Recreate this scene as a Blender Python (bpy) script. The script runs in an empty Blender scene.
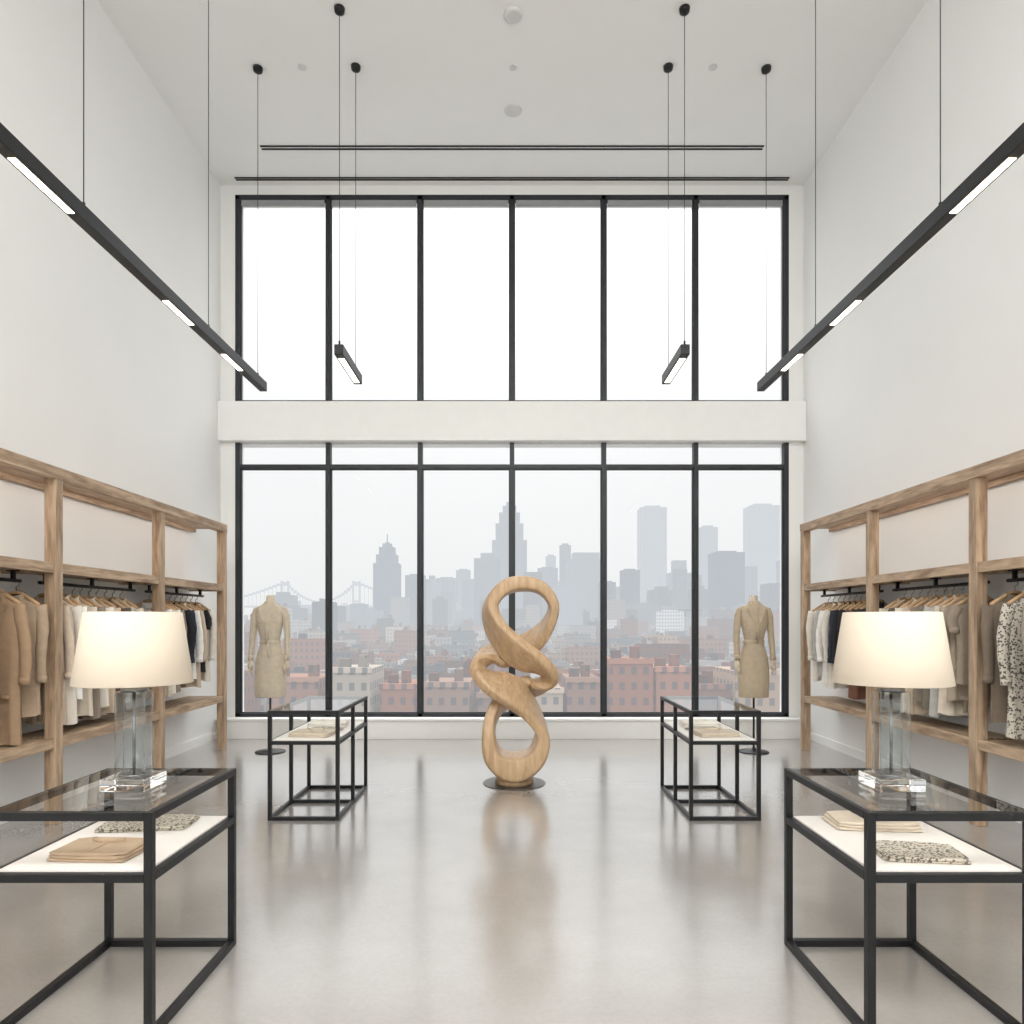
import bpy, bmesh, math, random
from mathutils import Vector, Matrix
R = random.Random(7)
S = bpy.context.scene
COL = S.collection

# ------------------------------------------------------------------ materials
def s2l(c):
    return tuple(((v/255)/12.92 if v/255 <= 0.04045 else (((v/255)+0.055)/1.055)**2.4) for v in c) + (1,)

def new_mat(name):
    m = bpy.data.materials.new(name); m.use_nodes = True
    nt = m.node_tree; b = nt.nodes['Principled BSDF']
    return m, nt, b

def N(nt, t, **kw):
    n = nt.nodes.new(t)
    for k, v in kw.items(): setattr(n, k, v)
    return n

def mat_plain(name, col, rough=0.5, metal=0.0, var=0.04, scale=8, bump=0.0, bscale=60, emit=0, ecol=None):
    m, nt, b = new_mat(name)
    b.inputs['Roughness'].default_value = rough
    b.inputs['Metallic'].default_value = metal
    tc = N(nt, 'ShaderNodeTexCoord')
    nz = N(nt, 'ShaderNodeTexNoise'); nz.inputs['Scale'].default_value = scale; nz.inputs['Detail'].default_value = 4
    nt.links.new(tc.outputs['Object'], nz.inputs['Vector'])
    rp = N(nt, 'ShaderNodeValToRGB')
    c = s2l(col)
    rp.color_ramp.elements[0].color = tuple(max(0, v*(1-var)) for v in c[:3])+(1,)
    rp.color_ramp.elements[1].color = tuple(min(1, v*(1+var)) for v in c[:3])+(1,)
    rp.color_ramp.elements[0].position = .3; rp.color_ramp.elements[1].position = .7
    nt.links.new(nz.outputs['Fac'], rp.inputs['Fac'])
    nt.links.new(rp.outputs['Color'], b.inputs['Base Color'])
    if bump:
        n2 = N(nt, 'ShaderNodeTexNoise'); n2.inputs['Scale'].default_value = bscale
        nt.links.new(tc.outputs['Object'], n2.inputs['Vector'])
        bp = N(nt, 'ShaderNodeBump'); bp.inputs['Strength'].default_value = bump; bp.inputs['Distance'].default_value = .01
        nt.links.new(n2.outputs['Fac'], bp.inputs['Height']); nt.links.new(bp.outputs['Normal'], b.inputs['Normal'])
    if emit:
        b.inputs['Emission Color'].default_value = s2l(ecol or col)
        b.inputs['Emission Strength'].default_value = emit
    return m

def mat_wood(name, dark, light, stretch=(1, 1, .12), scale=14, rough=.55, lo=.36, hi=.62):
    m, nt, b = new_mat(name)
    tc = N(nt, 'ShaderNodeTexCoord'); mp = N(nt, 'ShaderNodeMapping')
    mp.inputs['Scale'].default_value = stretch
    nt.links.new(tc.outputs['Object'], mp.inputs['Vector'])
    n1 = N(nt, 'ShaderNodeTexNoise'); n1.inputs['Scale'].default_value = scale; n1.inputs['Detail'].default_value = 6; n1.inputs['Distortion'].default_value = 1.0
    n2 = N(nt, 'ShaderNodeTexNoise'); n2.inputs['Scale'].default_value = scale*4; n2.inputs['Detail'].default_value = 3
    nt.links.new(mp.outputs[0], n1.inputs['Vector']); nt.links.new(mp.outputs[0], n2.inputs['Vector'])
    ad = N(nt, 'ShaderNodeMath', operation='MULTIPLY_ADD'); ad.inputs[1].default_value = .35
    nt.links.new(n2.outputs['Fac'], ad.inputs[0]); 
    ml = N(nt, 'ShaderNodeMath', operation='MULTIPLY'); ml.inputs[1].default_value = .65
    nt.links.new(n1.outputs['Fac'], ml.inputs[0]); nt.links.new(ml.outputs[0], ad.inputs[2])
    rp = N(nt, 'ShaderNodeValToRGB')
    rp.color_ramp.elements[0].color = s2l(dark); rp.color_ramp.elements[0].position = lo
    rp.color_ramp.elements[1].color = s2l(light); rp.color_ramp.elements[1].position = hi
    nt.links.new(ad.outputs[0], rp.inputs['Fac']); nt.links.new(rp.outputs['Color'], b.inputs['Base Color'])
    b.inputs['Roughness'].default_value = rough
    bp = N(nt, 'ShaderNodeBump'); bp.inputs['Strength'].default_value = .15; bp.inputs['Distance'].default_value = .005
    nt.links.new(ad.outputs[0], bp.inputs['Height']); nt.links.new(bp.outputs['Normal'], b.inputs['Normal'])
    return m

def mat_glass(name, tint=(.97, .985, .98), refl=1.0):
    m = bpy.data.materials.new(name); m.use_nodes = True; nt = m.node_tree; nt.nodes.clear()
    o = N(nt, 'ShaderNodeOutputMaterial'); mx = N(nt, 'ShaderNodeMixShader')
    t = N(nt, 'ShaderNodeBsdfTransparent'); t.inputs[0].default_value = tint+(1,)
    g = N(nt, 'ShaderNodeBsdfGlossy'); g.inputs['Roughness'].default_value = .02
    f = N(nt, 'ShaderNodeLayerWeight'); f.inputs['Blend'].default_value = .5
    p = N(nt, 'ShaderNodeMath', operation='POWER'); p.inputs[1].default_value = 4.0
    nt.links.new(f.outputs['Facing'], p.inputs[0])
    k = N(nt, 'ShaderNodeMath', operation='MULTIPLY_ADD'); k.inputs[1].default_value = refl*.85; k.inputs[2].default_value = .04*refl
    nt.links.new(p.outputs[0], k.inputs[0]); nt.links.new(k.outputs[0], mx.inputs[0])
    nt.links.new(t.outputs[0], mx.inputs[1]); nt.links.new(g.outputs[0], mx.inputs[2]); nt.links.new(mx.outputs[0], o.inputs[0])
    return m

def mat_pattern(name, a, bcol, scale=60):
    m, nt, b = new_mat(name)
    tc = N(nt, 'ShaderNodeTexCoord')
    v = N(nt, 'ShaderNodeTexVoronoi'); v.inputs['Scale'].default_value = scale
    w = N(nt, 'ShaderNodeTexNoise'); w.inputs['Scale'].default_value = scale*.6
    nt.links.new(tc.outputs['Object'], v.inputs['Vector']); nt.links.new(tc.outputs['Object'], w.inputs['Vector'])
    ad = N(nt, 'ShaderNodeMath', operation='ADD'); nt.links.new(v.outputs['Distance'], ad.inputs[0]); nt.links.new(w.outputs['Fac'], ad.inputs[1])
    rp = N(nt, 'ShaderNodeValToRGB'); rp.color_ramp.interpolation = 'CONSTANT'
    rp.color_ramp.elements[0].color = s2l(a); rp.color_ramp.elements[1].color = s2l(bcol); rp.color_ramp.elements[1].position = .92
    nt.links.new(ad.outputs[0], rp.inputs['Fac']); nt.links.new(rp.outputs['Color'], b.inputs['Base Color'])
    b.inputs['Roughness'].default_value = .85
    return m

M_wall = mat_plain('white_plaster', (243, 243, 241), .7, var=.01, scale=1.5)
M_ceil = mat_plain('white_ceiling_paint', (241, 241, 239), .8, var=.01, scale=1.5)
M_beam = mat_plain('white_beam_paint', (244, 244, 242), .6, var=.01)
M_black = mat_plain('black_steel', (28, 29, 31), .42, .3, var=.1)
M_frame = mat_plain('dark_anodised_frame', (44, 47, 51), .45, .2, var=.05)
M_shade = mat_plain('roller_blind_grey', (150, 152, 154), .7)
M_wood = mat_wood('reclaimed_pine', (134, 108, 84), (194, 168, 140))
M_woodh = mat_wood('reclaimed_pine_along', (138, 112, 88), (198, 172, 144), stretch=(1, .12, 1))
M_oak = mat_wood('carved_oak', (170, 138, 104), (208, 178, 142), stretch=(1, 1, .14), scale=16, rough=.42, lo=.3, hi=.68)
M_hang = mat_plain('hanger_wood', (196, 160, 120), .5)
M_glass = mat_glass('case_glass')
M_wing = mat_glass('window_glass', (.985, .99, .99), .2)
M_metal = mat_plain('hook_steel', (150, 150, 152), .25, .9)
M_white = mat_plain('offwhite_shelf_laminate', (236, 230, 223), .5, var=.01)
M_led = mat_plain('led_diffuser', (255, 246, 232), .5, emit=5, ecol=(255, 240, 218))
M_dev = mat_plain('ceiling_device_plastic', (214, 214, 212), .5)

# polished concrete
M_floor, nt, b = new_mat('polished_concrete')
tc = N(nt, 'ShaderNodeTexCoord')
n1 = N(nt, 'ShaderNodeTexNoise'); n1.inputs['Scale'].default_value = .9; n1.inputs['Detail'].default_value = 8; n1.inputs['Roughness'].default_value = .6
n2 = N(nt, 'ShaderNodeTexNoise'); n2.inputs['Scale'].default_value = 45; n2.inputs['Detail'].default_value = 4
nt.links.new(tc.outputs['Object'], n1.inputs['Vector']); nt.links.new(tc.outputs['Object'], n2.inputs['Vector'])
ad = N(nt, 'ShaderNodeMath', operation='MULTIPLY_ADD'); ad.inputs[1].default_value = .25
nt.links.new(n2.outputs['Fac'], ad.inputs[0]); nt.links.new(n1.outputs['Fac'], ad.inputs[2])
rp = N(nt, 'ShaderNodeValToRGB')
rp.color_ramp.elements[0].color = s2l((147, 142, 136)); rp.color_ramp.elements[0].position = .4
rp.color_ramp.elements[1].color = s2l((167, 163, 158)); rp.color_ramp.elements[1].position = .85
nt.links.new(ad.outputs[0], rp.inputs['Fac']); nt.links.new(rp.outputs['Color'], b.inputs['Base Color'])
mr = N(nt, 'ShaderNodeMapRange'); mr.inputs['To Min'].default_value = .17; mr.inputs['To Max'].default_value = .28
nt.links.new(n1.outputs['Fac'], mr.inputs['Value']); nt.links.new(mr.outputs[0], b.inputs['Roughness'])
b.inputs['Specular IOR Level'].default_value = .6
b.inputs['IOR'].default_value = 1.6
b.inputs['Coat Weight'].default_value = 1; b.inputs['Coat Roughness'].default_value = .17; b.inputs['Coat IOR'].default_value = 1.6

# ------------------------------------------------------------------ mesh helpers
def obj_from_bm(name, bm, mats, parent=None, smooth=False, loc=None, rot=None, bevel=0):
    me = bpy.data.meshes.new(name); bm.normal_update(); bm.to_mesh(me); bm.free()
    for m in (mats if isinstance(mats, (list, tuple)) else [mats]): me.materials.append(m)
    if smooth:
        for p in me.polygons: p.use_smooth = True
    o = bpy.data.objects.new(name, me); COL.objects.link(o)
    if parent: o.parent = parent
    if loc: o.location = loc
    if rot: o.rotation_euler = rot
    if bevel:
        md = o.modifiers.new('bevel', 'BEVEL'); md.width = bevel; md.segments = 2; md.limit_method = 'ANGLE'
    return o

def add_box(bm, x0, x1, y0, y1, z0, z1, mi=0):
    vs = [bm.verts.new((x, y, z)) for x in (x0, x1) for y in (y0, y1) for z in (z0, z1)]
    for f in ((0, 1, 3, 2), (4, 6, 7, 5), (0, 4, 5, 1), (2, 3, 7, 6), (0, 2, 6, 4), (1, 5, 7, 3)):
        fc = bm.faces.new([vs[i] for i in f]); fc.material_index = mi

def boxes(name, lst, mats, parent=None, bevel=0, **kw):
    bm = bmesh.new()
    for bx in lst: add_box(bm, *bx)
    return obj_from_bm(name, bm, mats, parent, bevel=bevel, **kw)

def quads(name, lst, mats, parent=None):
    bm = bmesh.new()
    for q in lst: bm.faces.new([bm.verts.new(p) for p in q])
    return obj_from_bm(name, bm, mats, parent)

def empty(name, loc=(0, 0, 0)):
    e = bpy.data.objects.new(name, None); e.empty_display_size = .2; e.location = loc; COL.objects.link(e); return e

def add_rings(bm, rings, mi=0, closed_path=False, cap=True):
    vr = [[bm.verts.new(p) for p in r] for r in rings]
    n = len(vr[0]); m = len(vr)
    for i in range(m if closed_path else m-1):
        a, c = vr[i], vr[(i+1) % m]
        for j in range(n):
            f = bm.faces.new((a[j], a[(j+1) % n], c[(j+1) % n], c[j])); f.material_index = mi; f.smooth = True
    if cap and not closed_path:
        f = bm.faces.new(list(reversed(vr[0]))); f.material_index = mi
        f = bm.faces.new(vr[-1]); f.material_index = mi

def lathe_rings(prof, n=32, sq=2.0, cx=0, cy=0):
    out = []
    for p in prof:
        z, rx = p[0], p[1]; ry = p[2] if len(p) > 2 else rx
        oy = p[3] if len(p) > 3 else 0
        out.append([(cx+rx*math.copysign(abs(math.cos(a))**(2/sq), math.cos(a)), cy+oy+ry*math.copysign(abs(math.sin(a))**(2/sq), math.sin(a)), z)
                    for a in [2*math.pi*k/n for k in range(n)]])
    return out

def tube_rings(pts, rad, n=12, ref=Vector((0, 1, 0)), flat=1.0):
    pts = [Vector(p) for p in pts]; out = []
    for i, p in enumerate(pts):
        t = (pts[min(i+1, len(pts)-1)]-pts[max(i-1, 0)]).normalized()
        r = rad[i] if isinstance(rad, (list, tuple)) else rad
        v = (ref-t*ref.dot(t))
        if v.length < 1e-3: v = Vector((1, 0, 0)) - t*t.x
        v.normalize(); u = t.cross(v)
        out.append([tuple(p+u*math.cos(a)*r+v*math.sin(a)*r*flat) for a in [2*math.pi*k/n for k in range(n)]])
    return out

def cyl(bm, x, y, z0, z1, r, n=16, mi=0):
    add_rings(bm, lathe_rings([(z0, r), (z1, r)], n, cx=x, cy=y), mi)

# ------------------------------------------------------------------ room shell
HW = 3.8; YB = 8.9; YF = -3.5; CH = 7.19
boxes('floor', [(-HW-.2, HW+.2, YF, YB+.35, -.2, 0)], M_floor)
boxes('ceiling', [(-HW-.2, HW+.2, YF, YB+.35, CH, CH+.2)], M_ceil)
boxes('wall_left', [(-HW-.2, -HW, YF, YB+.35, 0, CH)], M_wall)
boxes('wall_right', [(HW, HW+.2, YF, YB+.35, 0, CH)], M_wall)
boxes('wall_front', [(-HW-.2, HW+.2, YF-.2, YF, 0, CH)], M_wall)
boxes('wall_back', [(-HW, -3.61, YB, YB+.3, 0, CH), (3.61, HW, YB, YB+.3, 0, CH),
                    (-3.61, 3.61, YB, YB+.3, 7.07, CH), (-3.61, 3.61, YB, YB+.3, 0, .26)], M_wall)
boxes('trim_spandrel_beam', [(-HW, HW, 8.80, YB+.28, 3.84, 4.35)], M_beam, bevel=.008)
boxes('trim_window_sill', [(-3.74, HW-.04, 8.74, 8.91, .0, .235), (-3.78, HW-.01, 8.71, 8.93, .235, .262)], M_beam, bevel=.004)
boxes('baseboard_left', [(-HW, -HW+.015, YF, YB, 0, .1)], M_beam)
boxes('baseboard_right', [(HW-.015, HW, YF, YB, 0, .1)], M_beam)
boxes('trim_ceiling_slot_diffuser', [(-3.55, 3.55, 8.73, 8.745, CH-.012, CH+.0), (-3.55, 3.55, 8.77, 8.785, CH-.012, CH),
                                     (-3.01, 3.01, 8.15, 8.165, CH-.012, CH), (-3.01, 3.01, 8.20, 8.215, CH-.012, CH)], M_black)

MX = [-3.58, -2.4, -1.2, 0, 1.2, 2.4, 3.58]
def window(name, z0, z1, transom=None, blind=False):
    e = empty(name, (0, YB, z0))
    L = []
    y0, y1 = .0, .09
    for i, x in enumerate(MX):
        w = .03
        L.append((x-w, x+w, y0, y1, 0, z1-z0))
    L.append((-3.61, 3.61, y0, y1, 0, .045)); L.append((-3.61, 3.61, y0, y1, z1-z0-.06, z1-z0))
    if transom: L.append((-3.61, 3.61, y0+.01, y1, transom-z0-.028, transom-z0+.028))
    boxes('frame', L, M_frame, e)
    L = []
    rows = [(0.045, (transom-z0-.028) if transom else z1-z0-.06)]
    for i in range(6):
        a, c = MX[i]+.03, MX[i+1]-.03
        for (q0, q1) in rows:
            t = .012
            L += [(a, a+t, .03, .07, q0, q1), (c-t, c, .03, .07, q0, q1), (a, c, .03, .07, q0, q0+t), (a, c, .03, .07, q1-t, q1)]
    boxes('sash', L, M_frame, e)
    quads('pane', [[(MX[i]+.02, .05, .03), (MX[i+1]-.02, .05, .03), (MX[i+1]-.02, .05, z1-z0-.04), (MX[i]+.02, .05, z1-z0-.04)] for i in range(6)], M_wing, e)
    if blind:
        boxes('roller_blind', [(MX[i]+.05, MX[i+1]-.05, .005, .028, z1-z0-.14, z1-z0-.065) for i in range(6)], M_shade, e)
window('window_1', .262, 3.90, transom=3.53)
window('window_2', 4.345, 7.07, blind=True)

# ceiling devices
def disc(name, x, y, r, h=.03):
    bm = bmesh.new(); add_rings(bm, lathe_rings([(CH-h, r*.75), (CH-h*.7, r*.95), (CH-h*.1, r), (CH, r)], 24, cx=x, cy=y))
    obj_from_bm(name, bm, M_dev, smooth=False)
disc('ceiling_speaker', .01, 7.59, .1, .012); disc('smoke_detector', .01, 6.39, .09, .03)
disc('sprinkler_cover', .01, 7.0, .045, .008); disc('sprinkler_cover', -2.15, 7.0, .045, .008); disc('sprinkler_cover', 2.06, 7.0, .045, .008)

# ------------------------------------------------------------------ linear pendants
def pendant(name, x, z, y0, y1, wires, segs, w=.075, h=.095):
    e = empty(name, (x, y0, z))
    boxes('housing', [(-w/2, w/2, 0, y1-y0, 0, h)], M_black, e, bevel=.004)
    boxes('led_diffuser', [(-w/2+.016, w/2-.016, a-y0, c-y0, -.003, .01) for a, c in segs], M_led, e)
    bm = bmesh.new()
    for wy in wires:
        cyl(bm, 0, wy-y0, h, CH-z, .0032, 8)
        add_rings(bm, lathe_rings([(CH-z-.045, .02), (CH-z-.035, .045), (CH-z, .05)], 20, cy=wy-y0))
        cyl(bm, 0, wy-y0, h, h+.04, .010, 8)
    obj_from_bm('suspension_cable', bm, M_black, e)
for sx in (-1, 1):
    pendant('linear_pendant_light', 2.61*sx, 3.92, 2.6, 7.17, (2.75, 4.16, 5.87, 7.01), [(2.75, 3.1), (3.56, 4.04), (5.14, 5.56), (6.17, 6.57)])
    pendant('short_pendant_light', 1.6*sx, 3.97, 6.3, 7.1, (6.33, 6.99), [(6.40, 7.04)], w=.085)

# ------------------------------------------------------------------ wooden shelving
PY = {-1: [2.08, 3.59, 5.09, 6.60, 8.04], 1: [2.05, 3.56, 5.05, 6.53, 8.02]}
FX = {-1: 3.375, 1: 3.405}
def shelving(sx):
    e = empty('wooden_shelving_unit', (sx*3.6, 0, 0)); POSTY = PY[sx]
    def bx(x0, x1, *r):
        a, c = sorted((sx*(x0-3.6), sx*(x1-3.6))); return (a, c)+r
    F, B = FX[sx], 3.79
    P = []
    for y in POSTY:
        P.append(bx(F, F+.085, y-.043, y+.043, 0, 2.56))
    y0, y1 = POSTY[0]-.045, POSTY[-1]+.045
    boxes('post', P, M_wood, e, bevel=.004)
    H = [bx(F-.005, F+.085, y0, y1, 2.56, 2.65), bx(B-.05, B, y0, y1, 2.56, 2.65), bx(F+.085, B-.05, y0, y1, 2.60, 2.645)]
    for a, c in zip(POSTY[:-1], POSTY[1:]):
        a += .045; c -= .045
        H += [bx(F+.02, B-.002, a, c, 1.875, 1.93), bx(F+.02, B-.002, a, c, .575, .635)]
        for zz in (.575, 1.875): H.append(bx(F+.01, F+.045, a, c, zz-.012, zz+.065))
    for y in POSTY:
        for zz in (.56, 1.86): H.append(bx(F+.085, B, y-.03, y+.03, zz, zz+.06))
    boxes('shelf_board', H, M_woodh, e, bevel=.003)
    ld = bpy.data.lights.new('shelf_strip', 'AREA'); ld.shape = 'RECTANGLE'; ld.size = .03; ld.size_y = y1-y0-.1
    ld.energy = 5.5; ld.color = (1, .90, .82)
    lo = bpy.data.objects.new('led_strip', ld); COL.objects.link(lo); lo.parent = e
    lo.location = (-sx*.05, (y0+y1)/2, 2.59); lo.rotation_euler = (0, math.radians(-25)*sx, 0)
for sx in (-1, 1): shelving(sx)

# ------------------------------------------------------------------ garments
GM = {}
def gm(c):
    if c not in GM:
        if c == 'pattern': GM[c] = mat_pattern('patterned_fabric', (96, 90, 84), (200, 192, 178), 60)
        else: GM[c] = mat_plain('fabric_%d_%d_%d' % c, c, .9, var=.07, scale=20, bump=.25, bscale=220)
    return GM[c]

def garment(parent, idx, loc, color, L=.9, hw=.2, sleeve=.55, coat=False, yaw=0, seed=0, flare=.0):
    r = random.Random(seed); ph = r.uniform(0, 6.28); k = r.choice([5, 6, 7])
    bm = bmesh.new(); n = 40; rings = []
    rows = [(0.012, .052, .036), (-.012, .062, .038), (-.03, .09, .034), (-.05, hw*.72, .034), (-.075, hw*.93, .036), (-.11, hw*.97, .040), (-.17, hw*.86, .044)]
    m = 12
    for i in range(1, m+1):
        t = i/m
        rows.append((-.17-(L-.17)*t, hw*(.86-.06*math.sin(t*math.pi*.9)+(.04+flare)*t), .044+.014*t))
    for ri, (z, rx, ry) in enumerate(rows):
        t = max(0, (ri-5)/(len(rows)-6)); ring = []
        for j in range(n):
            a = 2*math.pi*j/n
            w = 1+t*.34*math.sin(k*a+ph+.6*math.sin(t*3))+t*.14*math.sin((k*2+1)*a+ph*2)
            x = rx*math.cos(a)*(1+.03*t*math.sin(3*a+ph)); y = ry*math.sin(a)*w
            if ri == len(rows)-1: z2 = z+.008*math.sin(3*a+ph)
            else: z2 = z
            if ri < 3 and math.sin(a) < 0: z2 -= .03*(-math.sin(a))
            ring.append((x, y, z2))
        rings.append(ring)
    add_rings(bm, rings, 0, cap=False)
    if sleeve:
        for s in (-1, 1):
            pts = []; rad = []
            q = 12
            for i in range(q+1):
                t = i/q
                pts.append((s*(hw*.82+.034*math.sin(min(1, t*2)*1.57)+.008*math.sin(t*5+ph)), -.010*t+.006*math.sin(t*4+ph), -.065-sleeve*t))
                rad.append(.047-.012*t+.0025*math.sin(t*22+ph))
            add_rings(bm, tube_rings(pts, rad, 14, flat=.62), 0)
            c = pts[-1]
            add_rings(bm, lathe_rings([(c[2]-.004, .038, .026), (c[2]+.045, .039, .027)], 14, cx=c[0], cy=c[1]), 0)
    add_rings(bm, [[(0.062*math.cos(a)*s, .044*math.sin(a)*s-.002, z-.03*max(0, -math.sin(a))) for a in [2*math.pi*j/20 for j in range(20)]]
                   for z, s in ((-.015, 1.08), (.03, 1.02), (.034, .96), (.0, .93))], 0, cap=False)
    if coat:
        for s in (-1, 1):
            v = [bm.verts.new(p) for p in ((s*.05, -.052, 0), (s*.105, -.050, -.09), (s*.075, -.056, -.125), (s*.1, -.056, -.15), (s*.012, -.064, -.33), (s*.005, -.058, -.20))]
            f = bm.faces.new(v if s > 0 else v[::-1])
            add_box(bm, *(sorted((s*.06, s*.13))), -.068, -.054, -L*.66-.03, -L*.66)
        bmesh.ops.recalc_face_normals(bm, faces=bm.faces[:])
    if coat or sleeve > .4:
        add_box(bm, -.011, .011, -.070, -.045, -L+.02, -.06)
    e = obj_from_bm('garment_%d' % idx, bm, gm(color), parent, loc=loc, rot=(0, 0, yaw))
    for p in e.data.polygons: p.use_smooth = True
    bm = bmesh.new()
    arc = [(-hw*.86, 0, -.085), (-hw*.5, 0, -.038), (-.04, 0, .0), (0, 0, .006), (.04, 0, .0), (hw*.5, 0, -.038), (hw*.86, 0, -.085)]
    arc = [(x, y, z+.024) for x, y, z in arc]
    add_rings(bm, tube_rings(arc, .014, 8, flat=.7), 0)
    hk = [(0, 0, .02), (0, 0, .07)]+[(.022*math.sin(a)+0, 0, .095-.022*math.cos(a)) for a in [0.2+i*.55 for i in range(8)]]
    add_rings(bm, tube_rings(hk, .0035, 6), 1)
    obj_from_bm('hanger_%d' % idx, bm, [M_hang, M_metal], parent, loc=loc, rot=(0, 0, yaw))

RZ = 1.80; GZ = RZ-.117
def rack(sx, a, c, items):
    e = empty('clothes_rack', (sx*3.595, a, RZ))
    bm = bmesh.new()
    ln = c-a
    add_rings(bm, tube_rings([(0, .05, 0), (0, ln-.05, 0)], .013, 12, ref=Vector((0, 0, 1))), 0)
    for yy in (.12, ln/2, ln-.12):
        add_box(bm, -.012, .012, yy-.012, yy+.012, -.012, .075)
        add_box(bm, -.03, .03, yy-.03, yy+.03, .066, .074)
    obj_from_bm('rail', bm, M_black, e)
    for i, it in enumerate(items):
        y, col, L, kw = it
        kw = dict(kw)
        garment(e, i+1, (0, y-a, GZ-RZ), col, L=L, yaw=R.uniform(-.12, .12), seed=int(y*1000)+(5 if sx > 0 else 0), **kw)

BE = (196, 178, 156); TAN = (170, 142, 114); CR = (228, 220, 208); WH = (240, 237, 232); BK = (34, 34, 38); NV = (48, 52, 62)
TP = (136, 124, 112); OL = (120, 114, 100); GY = (180, 177, 172); BR = (112, 76, 58); ST = (210, 198, 180)
C = dict(coat=True); T = dict(sleeve=.2)
E = {}
rack(-1, 3.64, 5.04, [(3.8, ST, .95, C), (3.98, BE, 1.0, C), (4.2, CR, .9, E), (4.45, TAN, 1.0, C), (4.76, (166, 138, 110), 1.04, C), (4.95, (176, 154, 130), .86, C)])
rack(-1, 5.14, 6.55, [(5.26, (204, 186, 166), .96, C), (5.36, CR, .98, E), (5.46, WH, .8, E), (5.58, ST, .95, C), (5.68, TP, .98, E), (5.80, CR, .9, E), (5.9, BE, .97, C), (6.02, (92, 80, 70), .98, E), (6.14, GY, .9, E), (6.26, ST, .85, E)])
rack(-1, 6.65, 7.99, [(6.76, WH, .8, E), (6.85, ST, .93, C), (6.94, CR, .92, E), (7.04, TP, .9, E), (7.16, BK, .76, E), (7.28, NV, .74, E), (7.40, WH, .8, E), (7.52, BE, .9, C), (7.64, BK, .74, T), (7.76, CR, .85, E)])
rack(1, 3.605, 5.0, [(3.8, GY, .95, C), (4.0, TP, .9, C), (4.25, CR, .9, E), (4.5, (150, 140, 130), .9, E), (4.72, 'pattern', .98, E), (4.88, (120, 106, 92), .9, E)])
rack(1, 5.1, 6.485, [(5.26, (150, 136, 120), .66, T), (5.36, (166, 152, 134), .8, E), (5.46, ST, .92, E), (5.58, GY, .95, E), (5.68, OL, .9, C), (5.80, TP, .86, E), (5.9, BE, .97, C), (6.02, CR, .98, E), (6.14, (98, 90, 82), .9, E), (6.26, ST, .85, E)])
rack(1, 6.575, 7.975, [(6.72, NV, .76, E), (6.82, (52, 44, 42), .72, E), (6.92, BR, .96, E), (7.04, BK, .78, E), (7.16, BK, .76, E), (7.28, NV, .8, E), (7.40, CR, .9, E), (7.52, WH, .9, C), (7.64, GY, .8, E), (7.76, CR, .85, E)])

# ------------------------------------------------------------------ display tables
def table(cx, y0, y1, H=.82, shelf=.6, W=.58, t=.028, mid=False):
    e = empty('display_table', (cx, y0, 0)); D = y1-y0; h = W/2
    L = []
    ys = [0, D-t] + ([D/2-t/2] if mid else [])
    for x in (-h, h-t):
        for y in ys: L.append((x, x+t, y, y+t, 0, H))
    for z in (0, shelf-t, H-t):
        for x in (-h, h-t): L.append((x, x+t, t, D-t, z, z+t))
        for y in (0, D-t): L.append((-h+t, h-t, y, y+t, z, z+t))
    if mid: L.append((-h+t, h-t, D/2-t/2, D/2+t/2, 0, t))
    boxes('steel_frame', L, M_black, e, bevel=.002)
    boxes('shelf_panel', [(-h+t, h-t, t, D-t, shelf-t+.004, shelf+.006)], M_white, e)
    k = t/2
    quads('glass_top', [[(-h+k, k, H+.002), (h-k, k, H+.002), (h-k, D-k, H+.002), (-h+k, D-k, H+.002)]], M_glass, e)
    return e
TX = {-1: -1.583, 1: 1.567}; MXT = {-1: -1.575, 1: 1.61}
for sx in (-1, 1):
    table(TX[sx], 2.43, 3.18, t=.03, W=.60)
    table(MXT[sx], 5.15, 6.17, W=.54, mid=True, H=.83)

def folded(name, x, y, z, w, d, h, m, rot=0, layers=2, collar=False):
    bm = bmesh.new()
    lh = h/layers
    for l in range(layers):
        s = 1-.03*l
        rings = []
        n = 36
        for zz, k in ((0, .97), (.25, 1.0), (.7, 1.0), (1, .96)):
            ring = []
            for j in range(n):
                a = 2*math.pi*j/n
                cx = math.copysign(abs(math.cos(a))**.22, math.cos(a)); cy = math.copysign(abs(math.sin(a))**.22, math.sin(a))
                ring.append((cx*w/2*k*s+.004*math.sin(4*a+l), cy*d/2*k*s+.004*math.sin(3*a+l*2), (l+zz)*lh*.98+.0015*math.sin(5*a)))
            rings.append(ring)
        add_rings(bm, rings)
    if collar:
        add_box(bm, -.012, .012, -d/2*.9, d/2*.5, h*.98, h*1.03)
        add_rings(bm, tube_rings([(-.06, d/2*.6, h), (-.03, d/2*.42, h*1.1), (0, d/2*.36, h*1.1), (.03, d/2*.42, h*1.1), (.06, d/2*.6, h)], .012, 8))
    obj_from_bm(name, bm, m, loc=(x, y, z), rot=(0, 0, rot))
SZ = .608
M_scarf = mat_pattern('woven_scarf_pattern', (104, 98, 90), (196, 186, 170), 85)
folded('folded_scarf', -1.60, 3.0, SZ, .38, .2, .018, M_scarf, .12)
folded('folded_shirt', -1.585, 2.63, SZ, .31, .2, .034, gm((180, 156, 130)), -.05, 3, True)
folded('folded_shirt', 1.58, 3.0, SZ, .36, .2, .036, gm((218, 203, 184)), -.1, 3, True)
folded('folded_scarf', 1.555, 2.62, SZ, .31, .2, .02, M_scarf, -.12)
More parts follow.
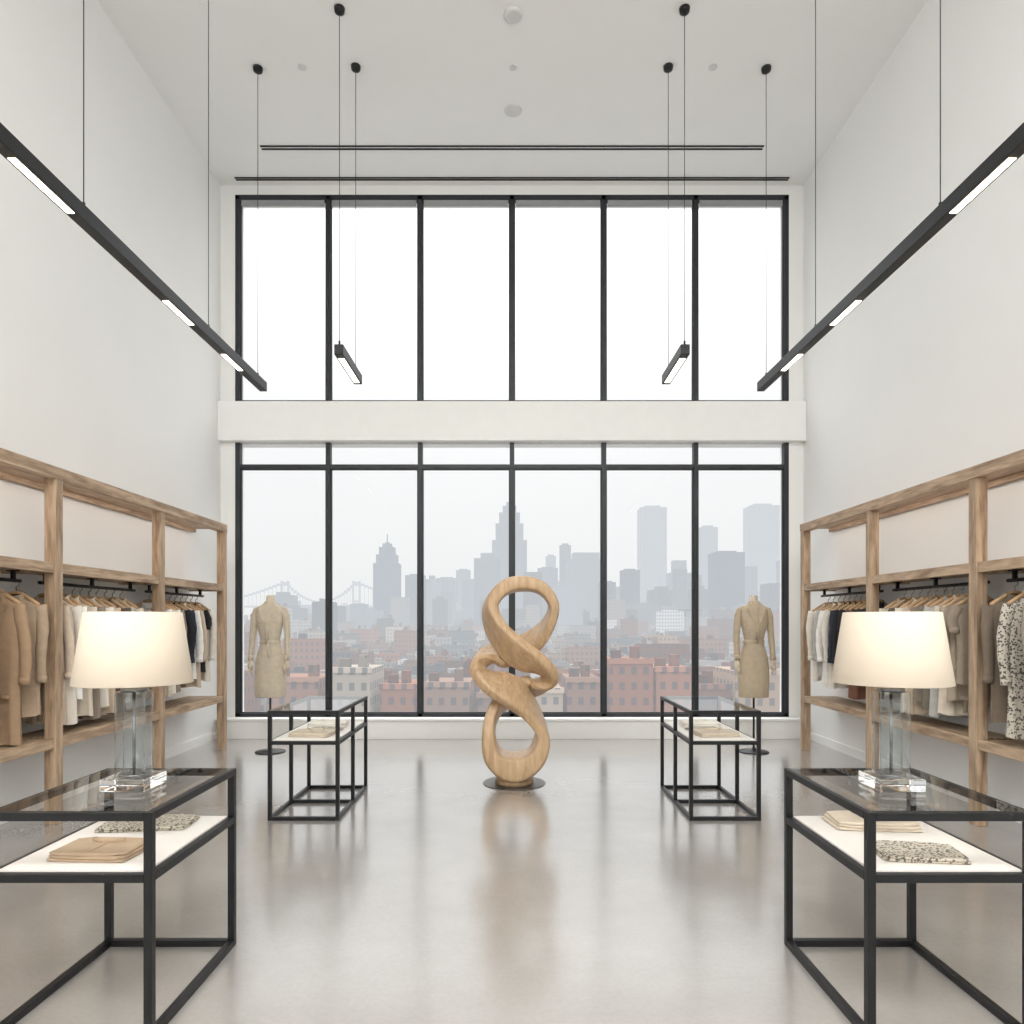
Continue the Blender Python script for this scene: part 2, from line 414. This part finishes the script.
for sx in (-1, 1):
    m_ = MXT[sx]
    folded('folded_shirt', m_, 5.4, SZ, .33, .24, .03, gm((206, 192, 172)), .1*sx, 2, True)
    folded('folded_shirt', m_, 5.85, SZ, .33, .24, .04, gm((230, 224, 214)), -.1*sx, 3, True)
    folded('folded_scarf', m_-.04*sx, 5.63, SZ, .26, .14, .02, M_scarf, .2*sx)

# ------------------------------------------------------------------ table lamps
m, nt, b = new_mat('lamp_shade_linen'); M_lsh = m
b.inputs['Base Color'].default_value = s2l((226, 212, 193)); b.inputs['Roughness'].default_value = .9
tc = N(nt, 'ShaderNodeTexCoord'); wv = N(nt, 'ShaderNodeTexNoise'); wv.inputs['Scale'].default_value = 300
bp = N(nt, 'ShaderNodeBump'); bp.inputs['Strength'].default_value = .15; bp.inputs['Distance'].default_value = .002
nt.links.new(tc.outputs['Object'], wv.inputs['Vector']); nt.links.new(wv.outputs['Fac'], bp.inputs['Height']); nt.links.new(bp.outputs['Normal'], b.inputs['Normal'])
M_acr = mat_glass('clear_acrylic', (.93, .95, .955), 1.3)
M_cry, nt, b = new_mat('cut_crystal'); b.inputs['Transmission Weight'].default_value = 1; b.inputs['Roughness'].default_value = .02; b.inputs['IOR'].default_value = 1.45
b.inputs['Base Color'].default_value = (.98, .99, .99, 1)
def lamp(x, y, z):
    e = empty('table_lamp', (x, y, z))
    boxes('foot', [(-.09, .09, -.09, .09, 0, .05)], M_cry, e, bevel=.005)
    bm = bmesh.new(); add_rings(bm, lathe_rings([(.051, .066), (.054, .070), (.386, .070), (.392, .066)], 40)); obj_from_bm('glass_column', bm, M_acr, e)
    bm = bmesh.new(); add_rings(bm, lathe_rings([(.052, .040), (.39, .040)], 32)); obj_from_bm('inner_column', bm, M_acr, e)
    bm = bmesh.new()
    cyl(bm, 0, 0, .051, .393, .006, 12); cyl(bm, 0, 0, .05, .058, .055, 24)
    cyl(bm, 0, 0, .393, .41, .05, 24); cyl(bm, 0, 0, .41, .50, .012, 12); cyl(bm, 0, 0, .50, .58, .03, 16)
    for k in range(3):
        a = k*2.094; add_rings(bm, tube_rings([(0, 0, .708), (.175*math.cos(a), .175*math.sin(a), .708)], .003, 6, ref=Vector((0, 0, 1))))
    cyl(bm, 0, 0, .58, .715, .005, 8)
    obj_from_bm('fitting', bm, M_metal, e)
    bm = bmesh.new()
    add_rings(bm, lathe_rings([(.425, .221), (.427, .223), (.714, .180), (.716, .178), (.714, .176), (.427, .218), (.425, .221)], 64), cap=False)
    obj_from_bm('shade', bm, M_lsh, e)
    ld = bpy.data.lights.new('bulb', 'POINT'); ld.energy = .6; ld.color = (1, .85, .68); ld.shadow_soft_size = .03
    lo = bpy.data.objects.new('bulb', ld); COL.objects.link(lo); lo.parent = e; lo.location = (0, 0, .62)
lamp(-1.55, 2.80, .824); lamp(1.555, 2.80, .824)

# ------------------------------------------------------------------ sculpture
def sculpture(cx, cy):
    e = empty('figure_eight_wood_sculpture', (cx, cy, 0))
    # (x, z, depth offset, ribbon half thickness, ribbon half width, twist)
    K = [(.00, .15, .0, .125, .20, 0), (-.19, .25, .0, .085, .21, 0), (-.235, .48, .0, .060, .20, 0), (-.16, .70, .03, .052, .17, 15),
         (.02, .85, .10, .050, .150, 40), (.22, .90, .10, .055, .155, 28), (.315, 1.00, -.02, .055, .15, 5), (.20, 1.11, -.14, .055, .16, -32), (.00, 1.24, -.13, .050, .17, -42),
         (-.17, 1.43, -.05, .050, .17, -28), (-.22, 1.66, .0, .060, .19, -8), (-.05, 1.835, .0, .070, .20, 0),
         (.22, 1.83, .0, .060, .20, 0), (.365, 1.66, .02, .046, .19, 0), (.30, 1.45, .05, .046, .17, 12), (.14, 1.29, .10, .048, .15, 35),
         (-.06, 1.20, .14, .050, .155, 40), (-.24, 1.165, .08, .055, .155, 24), (-.315, 1.06, -.05, .055, .15, 0), (-.18, .95, -.15, .055, .165, -32), (.00, .85, -.13, .050, .17, -42),
         (.15, .69, -.05, .050, .17, -20), (.26, .47, .0, .060, .20, 0), (.20, .25, .0, .09, .21, 0)]
    n = len(K); sub = 9; pts = []
    for i in range(n):
        p0, p1, p2, p3 = K[i-1], K[i], K[(i+1) % n], K[(i+2) % n]
        for s in range(sub):
            t = s/sub
            pts.append([.5*((2*b)+(-a+c)*t+(2*a-5*b+4*c-d)*t*t+(-a+3*b-3*c+d)*t**3) for a, b, c, d in zip(p0, p1, p2, p3)])
    m = len(pts); rings = []; NR = 36
    for i, p in enumerate(pts):
        a = pts[i-1]; c = pts[(i+1) % m]
        P = Vector((p[0], p[2], p[1])); T = Vector((c[0]-a[0], c[2]-a[2], c[1]-a[1])).normalized()
        ref = Vector((0, 1, 0)); v = (ref-T*ref.dot(T)).normalized(); u = T.cross(v)
        tw = math.radians(p[5]); u2 = u*math.cos(tw)+v*math.sin(tw); v2 = v*math.cos(tw)-u*math.sin(tw)
        ring = []
        for j in range(NR):
            an = 2*math.pi*j/NR
            q = .36
            ca = math.copysign(abs(math.cos(an))**q, math.cos(an)); sa = math.copysign(abs(math.sin(an))**q, math.sin(an))
            ring.append(tuple(P+u2*ca*p[3]+v2*sa*p[4]))
        rings.append(ring)
    bm = bmesh.new(); add_rings(bm, rings, closed_path=True); bmesh.ops.recalc_face_normals(bm, faces=bm.faces[:])
    obj_from_bm('carved_ribbon', bm, M_oak, e, smooth=True)
    bm = bmesh.new(); add_rings(bm, lathe_rings([(0, .29), (.005, .29), (.007, .287)], 64)); obj_from_bm('base_plate', bm, mat_plain('bronze_base', (92, 86, 80), .35, .6), e)
    bm = bmesh.new(); add_rings(bm, lathe_rings([(.007, .18), (.1, .16)], 32)); obj_from_bm('foot', bm, M_oak, e)
sculpture(.02, 6.36)

# ------------------------------------------------------------------ mannequins
M_man = mat_plain('mannequin_linen', (214, 200, 180), .7)
def mannequin(x, y, dress, kind, mir=1):
    e = empty('dressed_mannequin', (x, y, 0))
    up = .15
    bm = bmesh.new()
    add_rings(bm, lathe_rings([(1.64, .10, .07), (1.68, .07, .055), (1.71, .052, .05), (1.75, .046, .046, .004), (1.79, .046, .046, .006), (1.803, .043, .043, .006), (1.81, .02, .02, .006)], 32))
    for s in (-1, 1):
        bx = s*.205
        add_rings(bm, tube_rings([(bx, -.045, .93+up), (bx+s*.004, -.05, .89+up), (bx+s*.004, -.055, .85+up), (bx, -.06, .81+up)], [.020, .028, .034, .028], 12, flat=.5))
        for k, (dy, l) in enumerate(((-.03, .062), (-.01, .075), (.01, .07), (.027, .055))):
            add_rings(bm, tube_rings([(bx, -.06+dy*.9, .825+up), (bx-s*.004, -.062+dy, .825+up-l*.5), (bx-s*.014, -.066+dy, .825+up-l)], [.0095, .009, .006], 8))
        add_rings(bm, tube_rings([(bx, -.085, .87+up), (bx-s*.008, -.105, .84+up), (bx-s*.012, -.11, .80+up)], [.011, .010, .007], 8))
    obj_from_bm('body_form', bm, M_man, e, smooth=True)
    f = lambda z: 1.28+(z-1.13)*1.0 if z >= 1.13 else .635+(z-.635)*(.645/.495)
    bm = bmesh.new()
    prof = [(1.565, .06, .056), (1.55, .085, .065), (1.535, .12, .075), (1.51, .155, .085), (1.46, .165, .10), (1.38, .152, .115, -.012), (1.32, .148, .122, -.018), (1.24, .130, .105, -.008), (1.16, .112, .09), (1.13, .108, .086),
            (1.10, .116, .088), (1.02, .150, .108, .008), (.94, .172, .12, .012), (.85, .180, .12, .008), (.75, .178, .118), (.64, .170, .11), (.635, .166, .106)]
    rings = lathe_rings([(f(p[0]),)+p[1:] for p in prof], 48)
    for i, r in enumerate(rings):
        t = max(0, (i-10)/6)
        for j in range(48):
            a = 2*math.pi*j/48; k = 1+.018*t*math.sin(9*a)+.01*t*math.sin(5*a+1); r[j] = (r[j][0]*k, r[j][1]*k, r[j][2])
    add_rings(bm, rings)
    for s in (-1, 1):
        pts = [(s*.12, 0, 1.655), (s*.155, 0, 1.635), (s*.178, .0, 1.57), (s*.190, .005, 1.45), (s*.198, .0, 1.35), (s*.203, -.015, 1.24), (s*.205, -.035, 1.13), (s*.205, -.045, 1.07)]
        add_rings(bm, tube_rings(pts, [.032, .042, .043, .040, .036, .034, .031, .029], 16))
        add_rings(bm, tube_rings([(s*.205, -.040, 1.12), (s*.205, -.046, 1.065)], [.033, .032], 16))
        pr = [(s*.06, -.06, f(1.575)), (s*.10, -.095, f(1.50)), (s*.075, -.125, f(1.42)), (s*.01, -.150, f(1.33)), (s*.012, -.12, f(1.45))]
        bm.faces.new([bm.verts.new(p) for p in pr])
        if not kind: add_box(bm, *(sorted((s*.05, s*.115))), -.134, -.10, 1.50, 1.510)
    add_rings(bm, lathe_rings([(f(1.54), .08, .066), (f(1.585), .062, .058), (f(1.59), .058, .054), (f(1.56), .056, .052)], 32), cap=False)
    add_rings(bm, lathe_rings([(1.255, .120, .094), (1.26, .122, .096), (1.29, .118, .094), (1.295, .115, .091)], 48), cap=False)
    add_box(bm, -.012, .012, -.140, -.10, 1.29, 1.52)
    add_box(bm, -.022, .022, -.106, -.09, 1.255, 1.295)
    if not kind:
        add_rings(bm, tube_rings([(.01, -.108, 1.26), (.025, -.122, 1.17), (.03, -.125, 1.09)], [.012, .014, .015], 8, flat=.3))
    bmesh.ops.recalc_face_normals(bm, faces=bm.faces[:])
    obj_from_bm('dress', bm, gm(dress), e, smooth=True)
    bm = bmesh.new()
    cyl(bm, 0, 0, .012, 1.1, .012, 12)
    add_rings(bm, lathe_rings([(0, .17), (.008, .17), (.014, .16), (.02, .03), (.05, .02)], 40))
    obj_from_bm('stand', bm, M_black, e)
mannequin(-2.79, 7.88, (202, 190, 170), 0)
mannequin(2.79, 7.88, (188, 172, 148), 1)

# ------------------------------------------------------------------ city outside
HAZE = (230, 234, 238)  # haze painted into the city materials: pale emission mixed in with distance
def mat_city(name, L=1200, bands=True):
    m = bpy.data.materials.new(name); m.use_nodes = True; nt = m.node_tree; nt.nodes.clear()
    o = N(nt, 'ShaderNodeOutputMaterial'); df = N(nt, 'ShaderNodeBsdfDiffuse'); em = N(nt, 'ShaderNodeEmission'); mx = N(nt, 'ShaderNodeMixShader')
    g = N(nt, 'ShaderNodeNewGeometry'); sp = N(nt, 'ShaderNodeSeparateXYZ'); nt.links.new(g.outputs['Position'], sp.inputs[0])
    at = N(nt, 'ShaderNodeVertexColor'); at.layer_name = 'Col'
    col = at.outputs['Color']
    if bands:
        def band(sock, freq, duty):
            a = N(nt, 'ShaderNodeMath', operation='MULTIPLY'); a.inputs[1].default_value = freq; nt.links.new(sock, a.inputs[0])
            f = N(nt, 'ShaderNodeMath', operation='FRACT'); nt.links.new(a.outputs[0], f.inputs[0])
            c = N(nt, 'ShaderNodeMath', operation='LESS_THAN'); c.inputs[1].default_value = duty; nt.links.new(f.outputs[0], c.inputs[0]); return c.outputs[0]
        xy = N(nt, 'ShaderNodeMath', operation='ADD'); nt.links.new(sp.outputs[0], xy.inputs[0]); nt.links.new(sp.outputs[1], xy.inputs[1])
        h = band(xy.outputs[0], 1/2.8, .45); v = band(sp.outputs[2], 1/3.6, .5)
        mm = N(nt, 'ShaderNodeMath', operation='MULTIPLY'); nt.links.new(h, mm.inputs[0]); nt.links.new(v, mm.inputs[1])
        sn = N(nt, 'ShaderNodeSeparateXYZ'); nt.links.new(g.outputs['Normal'], sn.inputs[0])
        ab = N(nt, 'ShaderNodeMath', operation='LESS_THAN'); ab.inputs[1].default_value = .5; nt.links.new(sn.outputs[2], ab.inputs[0])
        m2 = N(nt, 'ShaderNodeMath', operation='MULTIPLY'); nt.links.new(mm.outputs[0], m2.inputs[0]); nt.links.new(ab.outputs[0], m2.inputs[1])
        m3 = N(nt, 'ShaderNodeMath', operation='MULTIPLY'); m3.inputs[1].default_value = .75; nt.links.new(m2.outputs[0], m3.inputs[0])
        mc = N(nt, 'ShaderNodeMix', data_type='RGBA'); nt.links.new(m3.outputs[0], mc.inputs['Factor'])
        nt.links.new(col, mc.inputs['A']); mc.inputs['B'].default_value = (.06, .07, .09, 1); col = mc.outputs['Result']
    nt.links.new(col, df.inputs['Color'])
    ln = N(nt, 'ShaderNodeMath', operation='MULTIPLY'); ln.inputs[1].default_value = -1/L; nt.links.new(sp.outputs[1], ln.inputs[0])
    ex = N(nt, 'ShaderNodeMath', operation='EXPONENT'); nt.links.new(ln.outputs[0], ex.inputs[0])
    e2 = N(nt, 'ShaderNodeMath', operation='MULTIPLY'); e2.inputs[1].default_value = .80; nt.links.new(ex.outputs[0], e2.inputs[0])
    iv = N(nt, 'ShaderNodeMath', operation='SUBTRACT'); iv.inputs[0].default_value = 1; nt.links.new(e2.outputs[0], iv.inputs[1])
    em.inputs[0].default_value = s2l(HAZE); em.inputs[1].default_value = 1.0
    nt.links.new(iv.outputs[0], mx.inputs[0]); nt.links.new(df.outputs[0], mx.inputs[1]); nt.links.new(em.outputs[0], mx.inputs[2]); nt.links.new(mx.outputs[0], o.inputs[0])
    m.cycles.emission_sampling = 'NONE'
    return m
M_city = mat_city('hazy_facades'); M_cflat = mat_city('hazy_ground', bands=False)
GZc = -40
def color_obj(o, cols):
    me = o.data; ca = me.color_attributes.new('Col', 'FLOAT_COLOR', 'CORNER')
    for p in me.polygons:
        c = cols[p.index]
        for li in p.loop_indices: ca.data[li].color = c
def city_mesh(name, blds, mat):
    bm = bmesh.new(); cols = []
    for (x0, x1, y0, y1, z0, z1, c) in blds:
        add_box(bm, x0, x1, y0, y1, z0, z1); cols += [s2l(c)]*6
    o = obj_from_bm(name, bm, mat); color_obj(o, cols); return o
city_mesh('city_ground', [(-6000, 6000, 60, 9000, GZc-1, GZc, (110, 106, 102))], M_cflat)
pal = [(136, 94, 78), (150, 112, 94), (118, 82, 70), (164, 154, 142), (176, 170, 164), (124, 120, 116), (92, 88, 86), (152, 128, 110), (190, 186, 180), (142, 100, 84), (156, 150, 144), (104, 110, 116)]
def dark(c, k=.72): return tuple(int(v*k) for v in c)
# nearest larger brick buildings: (x0, x1, roof z, colour)
bl = []
for (x0, x1, zt, c) in ((23, 33, -7.5, (138, 96, 80)), (34, 43, -9.5, (150, 106, 90)), (52, 66, -10, (156, 134, 116)), (-21, -10, -13, (134, 110, 98)), (-42, -33, -9.5, (156, 146, 134)),
                        (-31, -23, -13.5, (140, 98, 82)), (3, 12, -14.5, (160, 146, 132)), (44, 51, -13.5, (120, 88, 76)), (-58, -46, -12, (138, 104, 90)), (-8, 1, -15.5, (120, 100, 90)), (13, 21, -12, (132, 104, 92))):
    yy = 158+R.uniform(0, 4)
    bl += [(x0, x1, yy, yy+18, GZc, zt, c), (x0-.3, x1+.3, yy-.3, yy+.5, zt-.8, zt+.5, dark(c, 1.15)), (x0+1, x0+3.2, yy+4, yy+7, zt, zt+2.2, dark(c)), (x1-4, x1-2, yy+6, yy+9, zt, zt+3, dark(c, .85))]
y = 184
while y < 1400:
    dz = 17+y*.018
    x = -y*.62-40
    while x < y*.62+40:
        w = R.uniform(7, 19)*(1+y/1300); d = dz*R.uniform(.6, .85)
        h = R.uniform(7, 22)+(R.random() < .14)*R.uniform(4, 14)+y*.006
        if y > 600: h *= R.uniform(.8, 1.7)
        c = R.choice(pal); k = R.uniform(.75, 1.1); c = tuple(min(255, int(v*k)) for v in c)
        bl.append((x, x+w*.96, y, y+d, GZc, GZc+h, c))
        bl.append((x+.5, x+w*.96-.5, y+.6, y+d-.3, GZc+h, GZc+h+.3, dark(c)))
        for _ in range(R.randint(1, 3)):
            a = x+R.uniform(.1, .7)*w; q = y+R.uniform(.2, .7)*d; s = R.uniform(1.5, 4)
            bl.append((a, a+s, q, q+s, GZc+h, GZc+h+R.uniform(1.5, 4), dark(R.choice(pal), .85)))
        x += w+(R.random() < .15)*R.uniform(4, 9)
    y += dz
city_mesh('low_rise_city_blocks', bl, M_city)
bl = []
for i in range(400):
    y = R.uniform(900, 2300); x = R.uniform(-.36, .44)*y
    left = x/y < -.13
    if left and R.random() < .6: continue
    w = R.uniform(16, 40); h = 40+R.uniform(-8, 30)*y/1100+max(0, R.gauss(0, 8 if left else 36))
    g = R.randint(24, 140); bl.append((x, x+w, y, y+w, GZc, GZc+h, (g, g+6, g+14)))
    if R.random() < .5: bl.append((x+w*.25, x+w*.75, y+w*.2, y+w*.7, GZc+h, GZc+h*1.06, (g, g+6, g+14)))
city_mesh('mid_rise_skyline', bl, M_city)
def tower(px0, px1, py, y, c, steps=None, spire=0, name='skyscraper'):
    s = 683/y; x0, x1 = (px0-512)/s, (px1-512)/s; top = 1.5+(622-py)/s; H = top-GZc; cx = (x0+x1)/2; w = x1-x0; d = w*.8
    steps = steps or [(0, 1, 1)]
    B = []
    for a, b_, k in steps:
        B.append((cx-w*k/2, cx+w*k/2, y+d*(1-k)/2, y+d-d*(1-k)/2, GZc+H*a, GZc+H*b_, c))
    if len(steps) == 1: B.append((cx-w*.3, cx+w*.3, y+d*.3, y+d*.7, top, top+H*.02, c))
    if spire: B.append((cx-w*.02, cx+w*.02, y+d*.48, y+d*.52, top, top+spire, c))
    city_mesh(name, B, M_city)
G1 = (34, 50, 72); G2 = (68, 82, 100)
tower(373, 398, 541, 1000, G2, [(0, .80, 1), (.80, .88, .8), (.88, .95, .6), (.95, .985, .35), (.985, 1, .15)], 12)
tower(492, 527, 500, 1350, G1, [(0, .30, 1.15), (.30, .72, 1), (.72, .84, .8), (.84, .92, .6), (.92, .97, .4), (.97, 1, .2)], 40)
tower(405, 424, 575, 1150, G1); tower(436, 456, 578, 1300, G2); tower(424, 436, 590, 1200, G2); tower(456, 470, 570, 1500, G1); tower(462, 482, 580, 1250, G2)
tower(538, 558, 568, 1200, G2); tower(560, 571, 545, 1300, G1); tower(568, 606, 552, 1150, (100, 108, 116), [(0, .93, 1), (.93, 1, .7)]); tower(600, 616, 582, 1000, G1)
tower(622, 640, 570, 1000, G1); tower(641, 667, 507, 1900, G1); tower(670, 692, 560, 1300, G2, [(0, .85, 1), (.85, 1, .6)])
tower(701, 718, 527, 1800, G1); tower(715, 745, 552, 1000, (40, 54, 76)); tower(744, 756, 572, 1200, G2); tower(751, 780, 505, 1900, G2)
tower(660, 684, 611, 700, (200, 200, 200)); tower(608, 626, 600, 800, (140, 130, 124)); tower(480, 492, 600, 900, G2); tower(350, 366, 604, 1200, G2)
tower(526, 540, 606, 800, (150, 140, 134)); tower(390, 408, 598, 900, (140, 136, 134)); tower(782, 800, 560, 1200, G2)
tower(586, 600, 565, 1500, G1); tower(688, 702, 575, 1150, G2); tower(546, 556, 556, 1600, G2)
def bridge():
    y = 2100; B = []; c = (84, 94, 106)
    for x in (-700, -480):
        for o in (-12, 8): B.append((x+o, x+o+5, y, y+8, GZc, 128, c))
        B.append((x-12, x+13, y, y+8, 113, 120, c)); B.append((x-12, x+13, y, y+8, 62, 68, c))
    B.append((-1000, -180, y, y+10, 46, 52, c))
    def cab(xa, xb, za, zb, sag):
        n = 24
        for i in range(n):
            t0, t1 = i/n, (i+1)/n; f = lambda t: za+(zb-za)*t-sag*4*t*(1-t)
            z = (f(t0)+f(t1))/2; dz = abs(f(t1)-f(t0))/2+1.2
            B.append((xa+(xb-xa)*t0, xa+(xb-xa)*t1, y+2, y+5, z-dz, z+dz, c))
            B.append((xa+(xb-xa)*t0-.6, xa+(xb-xa)*t0+.6, y+2, y+3, 50, z, c))
    cab(-700, -480, 124, 124, 60); cab(-1000, -700, 52, 124, 14); cab(-480, -180, 124, 52, 14)
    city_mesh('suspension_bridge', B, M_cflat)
bridge()

# ------------------------------------------------------------------ world + lights (CIE-like overcast sky: zenith ~3x horizon)
w = bpy.data.worlds.new('overcast_sky'); S.world = w; w.use_nodes = True; nt = w.node_tree; bg = nt.nodes['Background']
tc = N(nt, 'ShaderNodeTexCoord'); sp = N(nt, 'ShaderNodeSeparateXYZ'); nt.links.new(tc.outputs['Generated'], sp.inputs[0])
rp = N(nt, 'ShaderNodeValToRGB'); cr = rp.color_ramp
K = 4.5
def cc(v, t=(1, 1, 1)): return (v*t[0]/K, v*t[1]/K, v*t[2]/K, 1)
cr.elements[0].color = cc(.89, (.985, .995, 1)); cr.elements[0].position = .0
cr.elements[1].color = cc(4.5, (.98, .99, 1)); cr.elements[1].position = 1
for p, v in ((.2, .96), (.3, 1.02), (.5, 1.9), (.75, 3.6)):
    el = cr.elements.new(p); el.color = cc(v, (.985, .995, 1))
nt.links.new(sp.outputs[2], rp.inputs['Fac']); nt.links.new(rp.outputs['Color'], bg.inputs['Color']); bg.inputs['Strength'].default_value = K

def area(name, loc, size, energy, rot=(0, 0, 0), col=(1, 1, 1), portal=False):
    ld = bpy.data.lights.new(name, 'AREA'); ld.shape = 'RECTANGLE'; ld.size, ld.size_y = size; ld.energy = energy; ld.color = col
    if portal: ld.cycles.is_portal = True
    o = bpy.data.objects.new(name, ld); COL.objects.link(o); o.location = loc; o.rotation_euler = rot; return o
area('window_portal', (0, 9.3, 3.7), (7.3, 7.0), 10, (math.radians(-90), 0, 0), portal=True)
area('added_fill_light', (0, -1.6, 7.1), (6.5, 3.2), 590, (0, 0, 0), (1, .995, .985))  # unseen fill lamp, added behind the camera to brighten the interior

# ------------------------------------------------------------------ camera
cd = bpy.data.cameras.new('camera'); cd.sensor_width = 36; cd.lens = 24; cd.shift_y = .1074; cd.clip_end = 20000; cd.clip_start = .05
co = bpy.data.objects.new('camera', cd); COL.objects.link(co); co.location = (0, 0, 1.5); co.rotation_euler = (math.radians(90), 0, 0)
S.camera = co
S.view_settings.view_transform = 'Standard'
S.view_settings.look = 'None'
S.view_settings.exposure = 0
